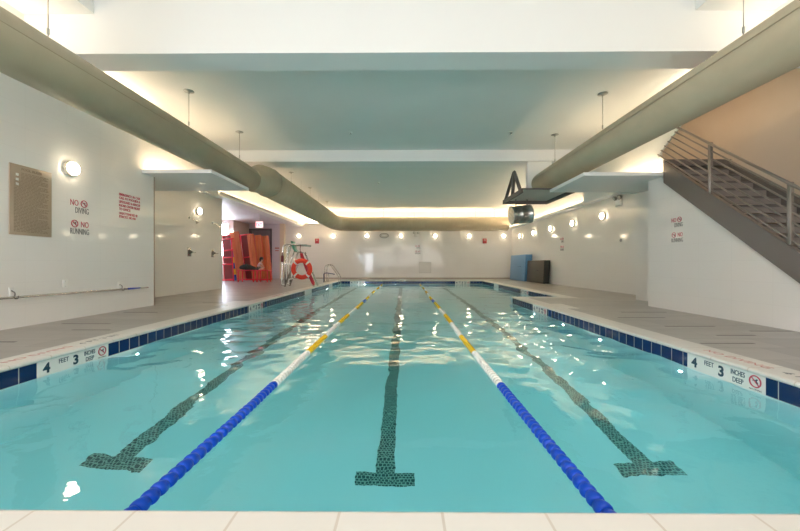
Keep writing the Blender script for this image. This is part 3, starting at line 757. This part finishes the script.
# showers
def shower(y, lb):
    t = thing('wall_shower', lb, 'shower', (LR,y,2.22), 0, 'wall showers')
    obj('flange', MB().lathe([(.04,0),(.04,.008),(.018,.02)], (LR,y-.05,2.26), (1,0,0), 16), M['steel'], t)
    obj('arm', MB().tube(fillet([(LR+.01,y-.05,2.26),(LR+.10,y,2.24),(LR+.15,y+.05,2.17)], .04), .012, 10), M['steel'], t)
    obj('shower_head', MB().lathe([(.014,0),(.022,.02),(.05,.07),(.052,.085),(.001,.087)], (LR+.145,y+.045,2.18), (.5,.3,-.8), 18), M['steel'], t)
    obj('valve_plate', MB().rbox(LR,LR+.012,y-.13,y+.05,1.10,1.36,.01), M['steel'], t)
    v = obj('valve', MB().lathe([(.075,.01),(.07,.03),(.035,.04),(.032,.09),(.001,.10)], (LR,y-.04,1.235), (1,0,0), 22), M['darksteel'], t)
    obj('lever', MB().tube([(LR+.085,y-.04,1.235),(LR+.10,y+.14,1.225)], [.014,.009], 10), M['steel'], v)
shower(10.65, 'chrome wall shower with lever valve, nearer the white corner'); shower(11.95, 'chrome wall shower with lever valve, beside the alcove opening')

# back wall fittings
for (x, lb) in ((-5.27,'red fire alarm on back wall beside the lifeguard chair'),(4.87,'red fire alarm on back wall above the blue mat')):
    t = thing('fire_alarm', lb, 'alarm', (x,YB,2.27), 0, 'red fire alarms')
    obj('body', MB().rbox(x-.12,x+.12,YB-.06,YB,2.12,2.42,.015), M['alarm'], t)
    obj('strobe', MB().rbox(x-.05,x+.05,YB-.085,YB-.055,2.28,2.36,.01), mat('dull strobe lens', (.5,.35,.33), .3), t)
t = thing('oval_sign', 'oval grey edged plate on back wall between two round lights', 'sign', (-1.2,YB,2.60))
el = MB(); pts = [(-1.2+.26*math.cos(2*PI*k/36), YB-.03, 2.60+.14*math.sin(2*PI*k/36)) for k in range(36)]
obj('rim', MB().tube(pts, .022, 8, True, True), M['greyplastic'], t); obj('plate', el.prism(pts, (0,1,0), .028), mat('pale plate', (.62,.60,.56), .3), t)
obj('lettering', MB().box(-1.34,-1.06,YB-.034,YB-.03,2.57,2.63), M['whiteplastic'], t)
def emergency(o, x, y, lb, side):
    t = thing('emergency_light', lb, 'light', o, 0)
    # local x along wall, local y up, local z out
    F = frame(o, x, y); q = lambda *p: F @ Vector(p)
    obj('battery_box', MB().rbox(-.13,.13,-.10,.08,0,.07,.012,F), M['whiteplastic'], t)
    for s in (-1, 1):
        h = obj('lamp_head', MB().lathe([(.03,-.05),(.055,-.03),(.07,.02),(.07,.035),(.055,.035)], q(.12*s,.15,.07), F.to_3x3() @ Vector((.25*s,-.35,1)), 16), M['greyplastic'], t)
        obj('lens', MB().lathe([(.001,.03),(.06,.028),(.05,.042),(.001,.05)], q(.12*s,.15,.07), F.to_3x3() @ Vector((.25*s,-.35,1)), 16), mat('clear lamp lens', (.75,.75,.72), .1), h)
    obj('neck', MB().tube([q(-.1,.07,.03),q(-.12,.15,.05)], .015, 8).tube([q(.1,.07,.03),q(.12,.15,.05)], .015, 8), M['greyplastic'], t)
emergency((.73,YB,2.62),(1,0,0),(0,0,1),'twin headed emergency lamps on the middle of the back wall under the duct','B')
emergency((RR,10.75,2.72),(0,-1,0),(0,0,1),'twin headed white emergency lamps high on mat wall beside the staircase corner','R')
t = thing('access_panel', 'square flush access panel low on the back wall', 'panel', (1.27,YB,.66))
obj('door', MB().box(.94,1.60,YB-.010,YB-.001,.36,.98), mat('access panel paint', (.70,.69,.66), .3), t)
obj('rim', MB().box(.90,1.64,YB-.014,YB-.004,.98,1.01).box(.90,1.64,YB-.014,YB-.004,.33,.36).box(.90,.93,YB-.014,YB-.004,.36,.98).box(1.61,1.64,YB-.014,YB-.004,.36,.98), mat('panel rim', (.60,.59,.57), .3), t)
tag(obj('call_button', MB().lathe([(.05,0),(.05,.02),(.03,.03),(.001,.03)], (RR,10.68,1.58), (-1,0,0), 16), M['greyplastic']), 'small grey round button on mat wall beside the staircase corner', 'button')
t = thing('door_notice', 'small reddish notice on the lavender wall beside the dark door', 'sign', (-7.7,21.5,1.75))
obj('plate', MB().box(-7.86,-7.55,21.488,21.5,1.60,1.92), M['alcove'], t); obj('lettering', MB().box(-7.84,-7.57,21.485,21.489,1.80,1.88).box(-7.82,-7.60,21.485,21.489,1.66,1.72), M['fadedtext'], t)

# exit sign hanging from the alcove ceiling
ex, ey = -7.02, 17.2
t = thing('exit_sign', 'lit red EXIT sign hanging from the alcove ceiling', 'sign', (ex,ey,2.95))
obj('housing', MB().rbox(ex-.19,ex+.19,ey-.03,ey+.03,2.62,2.95,.01), M['whiteplastic'], t)
obj('face', MB().box(ex-.17,ex+.17,ey-.034,ey-.029,2.64,2.93), M['exitface'], t)
obj('lettering', MB().text('EXIT', .22, frame((ex,ey-.036,2.705),(1,0,0),(0,0,1)), align='CENTER', width=.30, bold=.006), M['exitred'], t)
obj('stem', MB().tube([(ex,ey,2.95),(ex,ey,3.30)], .012, 8), M['whiteplastic'], t)

# ------------------------------------------------------------------ staircase
t = thing('staircase', 'grey steel staircase with horizontal bar railing climbing above the deck', 'staircase', (5.6,3.7,0))
zbm = lambda y: 2.15 - .77*(6.5-y)
def stringer(x0, x1): return MB().prism([(x0,3.21,0),(x0,3.71,0),(x0,6.86,zbm(6.86)),(x0,6.86,zbm(6.86)+.385)], (1,0,0), x1-x0)
obj('stringer', stringer(4.985,5.035), M['stair'], t); obj('stringer', stringer(6.22,6.29), M['tread'], t)
obj('stringer_cap', MB().prism([(4.975,3.20,0),(4.975,3.215,0),(4.975,6.86,zbm(6.86)+.397),(4.975,6.86,zbm(6.86)+.385)], (1,0,0), .07), M['railpaint'], t)
for i in range(15):
    z = .18*(i+1); y = 3.708 + (z-.30)/.77
    obj('tread', MB().box(5.035,6.22,y-.02,y+.27,z-.035,z), M['tread'], t)
    obj('riser', MB().box(5.035,6.22,y+.015,y+.025,z-.125,z-.035), M['riser'], t)
obj('landing', MB().box(5.035,6.29,6.87,8.7,2.76,2.88), M['tread'], t)
for y in (3.45,4.65,5.855):
    p = obj('post', MB().rbox(4.995,5.045,y-.025,y+.025,zbm(y)+.38,zbm(y)+1.20,.006), M['railpaint'], t)
for k in range(7):
    o = .45 + .1245*k; y1 = (10.301-o)/1.395
    x = 5.02 if k < 6 else 4.985
    obj('handrail' if k == 6 else 'rail_bar', MB().tube([(x,3.3,zbm(3.3)+o),(x,y1,zbm(y1)+o)], .021 if k == 6 else .013, 10), M['railpaint'], t)

# ------------------------------------------------------------------ mats leaning on the wall
def gym_mat(x0, x1, y0, y1, h, face, edge, lb, lean=.05):
    t = thing('gym_mat', lb, 'mat', ((x0+x1)/2,(y0+y1)/2,0), 0, 'folded gym mats')
    Sh = Matrix(((1,0,lean,0),(0,1,0,0),(0,0,1,0),(0,0,0,1)))
    xm = (x0+x1)/2
    for a, c, in ((x0,xm-.004),(xm+.004,x1)):
        p = obj('fold', MB().rbox(a,c,y0,y1,0,h,.018,Sh), face, t)
    obj('end_panel', MB().rbox(x0+.012,x1-.012,y0-.008,y0+.02,.012,h-.012,.006,Sh), edge, t)['label'] = 'darker end panel'
    obj('carry_strap', MB().tube(fillet([Sh @ Vector((x0,y0+.6,h*.55)),Sh @ Vector((x0-.04,y0+.75,h*.55)),Sh @ Vector((x0-.04,y0+1.0,h*.55)),Sh @ Vector((x0,y0+1.15,h*.55))], .04), .012, 6), edge, t)
gym_mat(6.06,6.40,17.95,20.4,1.36,M['matblue'],M['matbluedark'],'tall sky blue folded mat leaning on the wall near the back corner')
gym_mat(6.14,6.42,15.75,17.85,1.04,M['matbrown'],M['matblack'],'shorter dark brown folded mat leaning on the wall in front of the blue one')

# ------------------------------------------------------------------ lifeguard chair
t = thing('lifeguard_chair', 'stainless tube lifeguard chair with small green seat at the pool edge', 'lifeguard chair', (-4.1,13.9,0))
q = lambda px, py, y: ((px-404)*.03916, y, (286.6-py)*.03916)
for y in (13.62, 14.22):
    obj('rail', MB().tube(fillet([q(287.6,284.8,y),q(284.0,285.5,y),q(284.6,264,y),q(285.2,244.6,y),q(308.7,245.8,y)], .22, 8), .034, 12), M['steel'], t)
    obj('rail', MB().tube(fillet([q(293.4,246.2,y),q(287.2,263.7,y),q(287.4,286.4,y)], .15), .03, 12), M['steel'], t)
    obj('leg', MB().tube([q(286.6,286.5,y),q(300.1,252.6,y)], .034, 12), M['steel'], t)
    obj('leg', MB().tube([q(302.4,252.4,y),q(315.6,286.5,y)], .034, 12), M['steel'], t)
    obj('side_bar', MB().tube([q(283.6,264.6,y),q(311,264.6,y)], .030, 10), M['whiteplastic'], t)['label'] = 'white horizontal bar'
for (px, py) in ((289.3,279.5),(292.3,272),(295.5,264.5)):
    obj('step', MB().rbox(q(px,py,0)[0]-.05,q(px,py,0)[0]+.05,13.62,14.22,q(px,py,0)[2]-.012,q(px,py,0)[2]+.012,.005), M['whiteplastic'], t)
s_ = MB(); prof = [(292.7,241.6),(293.5,245),(294.6,249),(296,251),(298.5,252),(301.5,252.3)]
for a, c in zip(prof, prof[1:]):
    A, B2 = Vector(q(*a,0)), Vector(q(*c,0)); d = (B2-A).normalized(); n = Vector((d.z,0,-d.x))*.02
    s_.add([(A.x,13.67,A.z),(B2.x,13.67,B2.z),(B2.x,14.17,B2.z),(A.x,14.17,A.z),(A.x+n.x,13.67,A.z+n.z),(B2.x+n.x,13.67,B2.z+n.z),(B2.x+n.x,14.17,B2.z+n.z),(A.x+n.x,14.17,A.z+n.z)], [(0,1,2,3),(7,6,5,4),(0,4,5,1),(2,6,7,3),(1,5,6,2),(0,3,7,4)], True)
obj('seat', s_, M['seatgreen'], t)
obj('seat_support', MB().tube([q(300.3,253,13.62),q(300.3,253,14.22)], .024, 10).tube([q(296,252.4,13.66),q(303,252.8,13.66)], .018, 8).tube([q(296,252.4,14.18),q(303,252.8,14.18)], .018, 8), M['steel'], t)
t = thing('rescue_tube', 'red foam rescue tube slanting down along the front leg of the lifeguard chair', 'rescue tube', q(309,268,13.50))
obj('foam', MB().tube([q(303.6,253.5,13.50),q(304.2,255,13.50),q(309.5,269,13.50),q(315.6,282.8,13.50),q(316.4,285,13.50)], [.03,.06,.065,.065,.03], 14), M['rescue'], t)
obj('strap', MB().tube(fillet([q(304,254.5,13.50),q(302.6,250,13.50),q(302.9,246,13.58)], .1), .012, 8), M['maroon'], t)
t = thing('ring_buoy', 'orange ring buoy with white bands hung on the lifeguard chair', 'ring buoy', (-3.87,13.30,.68))
q2 = lambda px, py, y: ((px-404)/355*y, y, .86-(py-264.3)/355*y)
c = Vector(q2(301.5,269,13.30)); R = .315
obj('ring', MB().ring(c, (0,1,.08), R, .085, 40, 14), M['buoy'], t)
for k in range(4):
    a = k*PI/2 + .02
    obj('band', MB().ring(c, (0,1,.08), R, .088, 5, 14, a-.10, a+.10), M['ropewhite'], t)['label'] = 'white band'
t = thing('hip_bag', 'small maroon bag hung on the rear rail of the lifeguard chair', 'bag', q(285.4,259,13.55))
obj('pouch', MB().rbox(q(284.3,0,0)[0],q(286.8,0,0)[0],13.46,13.55,q(0,262.5,0)[2],q(0,256.0,0)[2],.03,seg=3), M['maroon'], t)
obj('strap', MB().tube(fillet([q(284.8,256.5,13.52),q(285.2,252,13.54),q(285.8,256.5,13.52)], .06), .008, 6), M['maroon'], t)

# ------------------------------------------------------------------ pool ladder
t = thing('pool_ladder', 'pair of curved stainless grab rails of the ladder in the far pool corner', 'ladder', (-3.5,17.5,0))
for y in (17.25, 17.75):
    obj('grab_rail', MB().tube(fillet([(-3.86,y,0),(-3.86,y,.76),(-3.70,y,.86),(-3.56,y,.80),(-3.18,y,.28),(-3.16,y,-.75)], .10, 8), .022, 12), M['steel'], t)
    obj('flange', MB().lathe([(.055,0),(.05,.018),(.024,.03)], (-3.86,y,0), (0,0,1), 16), M['steel'], t)
for z in (-.40,-.68):
    obj('step', MB().rbox(-3.24,-3.14,17.25,17.75,z-.015,z+.015,.006), M['whiteplastic'], t)
t = thing('step_rail', 'low dark blue padded rail standing in front of the pool ladder', 'rail', (-3.7,16.9,0))
obj('bar', MB().tube(fillet([(-3.85,17.0,0),(-3.85,17.0,.42),(-3.7,17.0,.45),(-3.32,17.0,.38)], .06), .022, 10), mat('dark blue padding', (.03,.05,.14), .5), t)
obj('leg', MB().tube([(-3.62,17.0,0),(-3.62,17.0,.44)], .016, 8), M['steel'], t)

# ------------------------------------------------------------------ red platforms in the alcove
def platform(x, y, w, h, lean, front, lb, slats=3, legs=True, rz=0.0):
    """deck panel standing on edge, its pipe legs pointing sideways and back"""
    t = thing('swim_platform', lb, 'platform', (x,y,0), rz, 'red and orange swim platforms')
    K = Matrix.Translation((x,y,0)) @ Matrix.Rotation(rz,4,'Z') @ Matrix.Rotation(lean,4,'Y')
    d = MB()
    if front == 'board':
        sw = w/slats
        for k in range(slats): d.rbox(k*sw+.006,(k+1)*sw-.006,-.05,.0,0,h,.008,K)
        obj('deck_panel', d, M['orange'], t)
    else:
        d.box(.05,w-.05,.0,.03,0.02,h-.03,K); obj('deck_panel', d, M['darkred'], t)
    fr = MB()
    for xx in (.03, w-.03): fr.tube([K @ Vector((xx,.03,.03)), K @ Vector((xx,.03,h-.03))], .026, 10)
    for zz in (.04, h*.5, h-.04): fr.tube([K @ Vector((.03,.03 if front=='board' else -.03,zz)), K @ Vector((w-.03,.03 if front=='board' else -.03,zz))], .030, 10)
    obj('pipe_frame', fr, M['red'], t)
    if legs:
        for xx, zz in ((.03,.30),(w-.03,.30),(.03,h-.35),(w-.03,h-.35)):
            obj('leg', MB().tube([K @ Vector((xx,.03,zz)), K @ Vector((xx,.58,zz))], .026, 10), M['red'], t)
    return t
platform(-9.55,18.75,1.0,2.42,-.05,'pipe','red pipe framed platform standing at the window end of the stack')
platform(-8.52,18.10,.44,2.52,-.15,'board','narrow orange board platform leaning against the red pipe frame',2,False)
platform(-8.22,18.40,.60,2.42,-.13,'pipe','dark red open pipe platform between two orange boards',2,False)
platform(-7.74,18.10,.34,2.40,-.12,'board','orange board platform just past the dark red opening',2,False)
platform(-7.46,18.24,.34,2.36,-.10,'board','orange board platform behind the crouching child',2,False)
platform(-7.20,18.40,.36,2.33,-.09,'board','last orange board platform beside the dark door',2,False)
# loose pipes in front of the first platform
t = thing('pipe_frame_stand', 'red pipe stand with crossbars in front of the alcove window', 'stand', (-8.9,17.9,0))
obj('upright', MB().tube([(-9.3,17.9,0),(-9.4,17.9,2.35)], .03, 10), M['red'], t); obj('upright', MB().tube([(-8.62,17.9,0),(-8.74,17.9,2.1)], .03, 10), M['red'], t)
for z, dz in ((.06,0),(.86,0),(1.50,.10),(2.12,.03)):
    obj('crossbar', MB().tube([(-9.36,17.86,z),(-8.62,17.86,z+dz)], .034, 10), M['red'], t)
# striped noodle bundle
t = thing('foam_post', 'blue and yellow striped foam post standing among the red pipes', 'foam post', (-8.72,18.25,0))
for k in range(7):
    obj('segment', MB().lathe([(.001,0),(.085,.004),(.085,.30),(.001,.304)], (-8.72-.02*k,18.25,.02+.305*k), (-.05,0,1), 14), M['noodleblue'] if k % 2 == 0 else M['noodleyellow'], t)
# low red tables
def low_table(x0, x1, y0, y1, h, lb, cat='table'):
    t = thing('low_table', lb, cat, ((x0+x1)/2,(y0+y1)/2,0), 0, 'low red tables')
    tp = MB(); n = 4
    for k in range(n): tp.rbox(x0,x1,y0+(y1-y0)*k/n+.004,y0+(y1-y0)*(k+1)/n-.004,h-.035,h,.006)
    obj('tabletop', tp, M['red'] , t)
    for x in (x0+.05,x1-.05):
        for y in (y0+.05,y1-.05): obj('leg', MB().tube([(x,y,0),(x,y,h-.035)], .028, 10), M['red'], t)
    obj('stretcher', MB().tube([(x0+.05,y0+.05,.12),(x1-.05,y0+.05,.12)], .024, 8).tube([(x0+.05,y1-.05,.12),(x1-.05,y1-.05,.12)], .024, 8), M['red'], t)
low_table(-8.02,-7.18,16.95,17.5,.58,'low red pipe table carrying the dark bag')
low_table(-7.12,-6.52,16.95,17.5,.58,'low red pipe table with the child on it')
t = thing('duffel_bag', 'dark olive duffel bag slumped on the low red table', 'bag', (-7.6,17.2,.58))
bm_ = MB().tube([(-7.98,17.2,.67),(-7.92,17.2,.71),(-7.7,17.2,.735),(-7.45,17.2,.70),(-7.25,17.2,.66),(-7.16,17.2,.63)], [.05,.09,.145,.115,.075,.03], 16)
bm_.v = [(x, 17.2+(y-17.2)*1.2, max(z, .581)) for x, y, z in bm_.v]
obj('body', bm_, M['bag'], t)
obj('carry_handle', MB().tube(fillet([(-7.78,17.08,.84),(-7.72,17.06,.93),(-7.58,17.06,.92),(-7.52,17.08,.81)], .05), .012, 8), M['bag'], t)

# ------------------------------------------------------------------ seated child
def skin(name, vs, es, rs, m, parent, root=0, sub=2):
    inv = WM[parent.name].inverted()
    me = bpy.data.meshes.new(name); me.from_pydata([tuple(inv @ Vector(v)) for v in vs], es, [])
    o = bpy.data.objects.new(name, me); C.objects.link(o)
    o.parent = parent; WM[o.name] = WM[parent.name]
    o.modifiers.new('skin', 'SKIN')
    for i, r in enumerate(rs):
        sv = me.skin_vertices[0].data[i]; sv.radius = (r, r) if not isinstance(r, tuple) else r; sv.use_root = (i == root)
    s = o.modifiers.new('smooth', 'SUBSURF'); s.levels = sub; s.render_levels = sub
    o.modifiers['skin'].use_smooth_shade = True
    me.materials.append(m); return o
cx, cy, sz = -7.08, 17.22, .58
t = thing('person', 'small child with black hair in pale pink shirt crouched on the red table', 'person', (cx,cy,sz))
P = lambda x, y, z: (cx+x, cy+y, sz+z)
vs = [P(0,0,.09), P(.03,0,.22), P(.09,0,.34), P(.13,0,.41), P(.155,0,.455), P(.165,-.01,.535)]
es = [(0,1),(1,2),(2,3),(3,4),(4,5)]; rs = [.075,.072,.066,.034,.05,.066]
for s in (-1, 1):
    b0 = len(vs)
    vs += [P(.02,.06*s,.08), P(.22,.085*s,.10), P(.24,.085*s,-.02+.0), P(.24,.085*s,.012)]
    vs[b0+2] = P(.12,.11*s,.045); vs[b0+3] = P(.05,.12*s,.03)
    es += [(0,b0),(b0,b0+1),(b0+1,b0+2),(b0+2,b0+3)]; rs += [.055,.040,.032,.026]
    a = len(vs)
    vs += [P(.09,.10*s,.32), P(.15,.125*s,.22), P(.215,.10*s,.14), P(.235,.095*s,.125)]
    es += [(2,a),(a,a+1),(a+1,a+2),(a+2,a+3)]; rs += [.034,.026,.020,.018]
    for k in range(5):
        f = len(vs); off = (k-2)*.011
        tip = P(.235+(.040 if k else .02), (.095+off*1.2)*s, .112-(.004*k))
        vs += [P(.252 if k else .240,(.095+off)*s,.119), tip]
        es += [(a+3,f),(f,f+1)]; rs += [.007,.005]
body = skin('body', vs, es, rs, M['skin'], t)
skin('shirt', [P(.0,0,.11),P(.03,0,.22),P(.09,0,.345),P(.115,0,.385),P(.09,.105,.32),P(.13,.125,.255),P(.09,-.105,.32),P(.13,-.125,.255)], [(0,1),(1,2),(2,3),(2,4),(4,5),(2,6),(6,7)], [.086,.082,.074,.045,.044,.038,.044,.038], M['shirt'], t)
skin('shorts', [P(0,0,.10),P(.02,.06,.09),P(.17,.083,.10),P(.02,-.06,.09),P(.17,-.083,.10)], [(0,1),(1,2),(0,3),(3,4)], [.084,.064,.05,.064,.05], M['shorts'], t)
h = Vector(P(.165,-.01,.535))
obj('hair', MB().ball(h+Vector((-.022,0,.026)), .086, (1.0,1.0,.95)).ball(h+Vector((-.06,0,-.03)), .07, (.8,1,1.3)), M['hair'], t)
face = MB()
for s in (-1,1): face.ball(h+Vector((.058,.026*s,.0)), .009)
obj('eye', face, M['eye'], t)
obj('nose', MB().ball(h+Vector((.068,0,-.016)), .011, (1,.8,1)), M['skin'], t)
obj('mouth', MB().ball(h+Vector((.060,0,-.040)), .011, (.5,1.4,.35)), M['rescue'], t)
ears = MB()
for s in (-1,1): ears.ball(h+Vector((.005,.066*s,-.012)), .015, (.8,.4,1.2))
obj('ear', ears, M['skin'], t)

# ------------------------------------------------------------------ world and render look
w = bpy.data.worlds.new('world'); scene.world = w; w.use_nodes = True
w.node_tree.nodes['Background'].inputs['Color'].default_value = (.8,.88,1,1); w.node_tree.nodes['Background'].inputs['Strength'].default_value = .3
scene.view_settings.view_transform = 'Standard'; scene.view_settings.look = 'None'
scene.view_settings.gamma = 1; scene.view_settings.use_curve_mapping = False
scene.view_settings.exposure = 0.76
cy_ = scene.cycles
cy_.use_denoising = True; cy_.max_bounces = 14; cy_.diffuse_bounces = 6; cy_.glossy_bounces = 6; cy_.transmission_bounces = 10
cy_.sample_clamp_indirect = 6; cy_.blur_glossy = .5; cy_.caustics_reflective = True; cy_.caustics_refractive = True
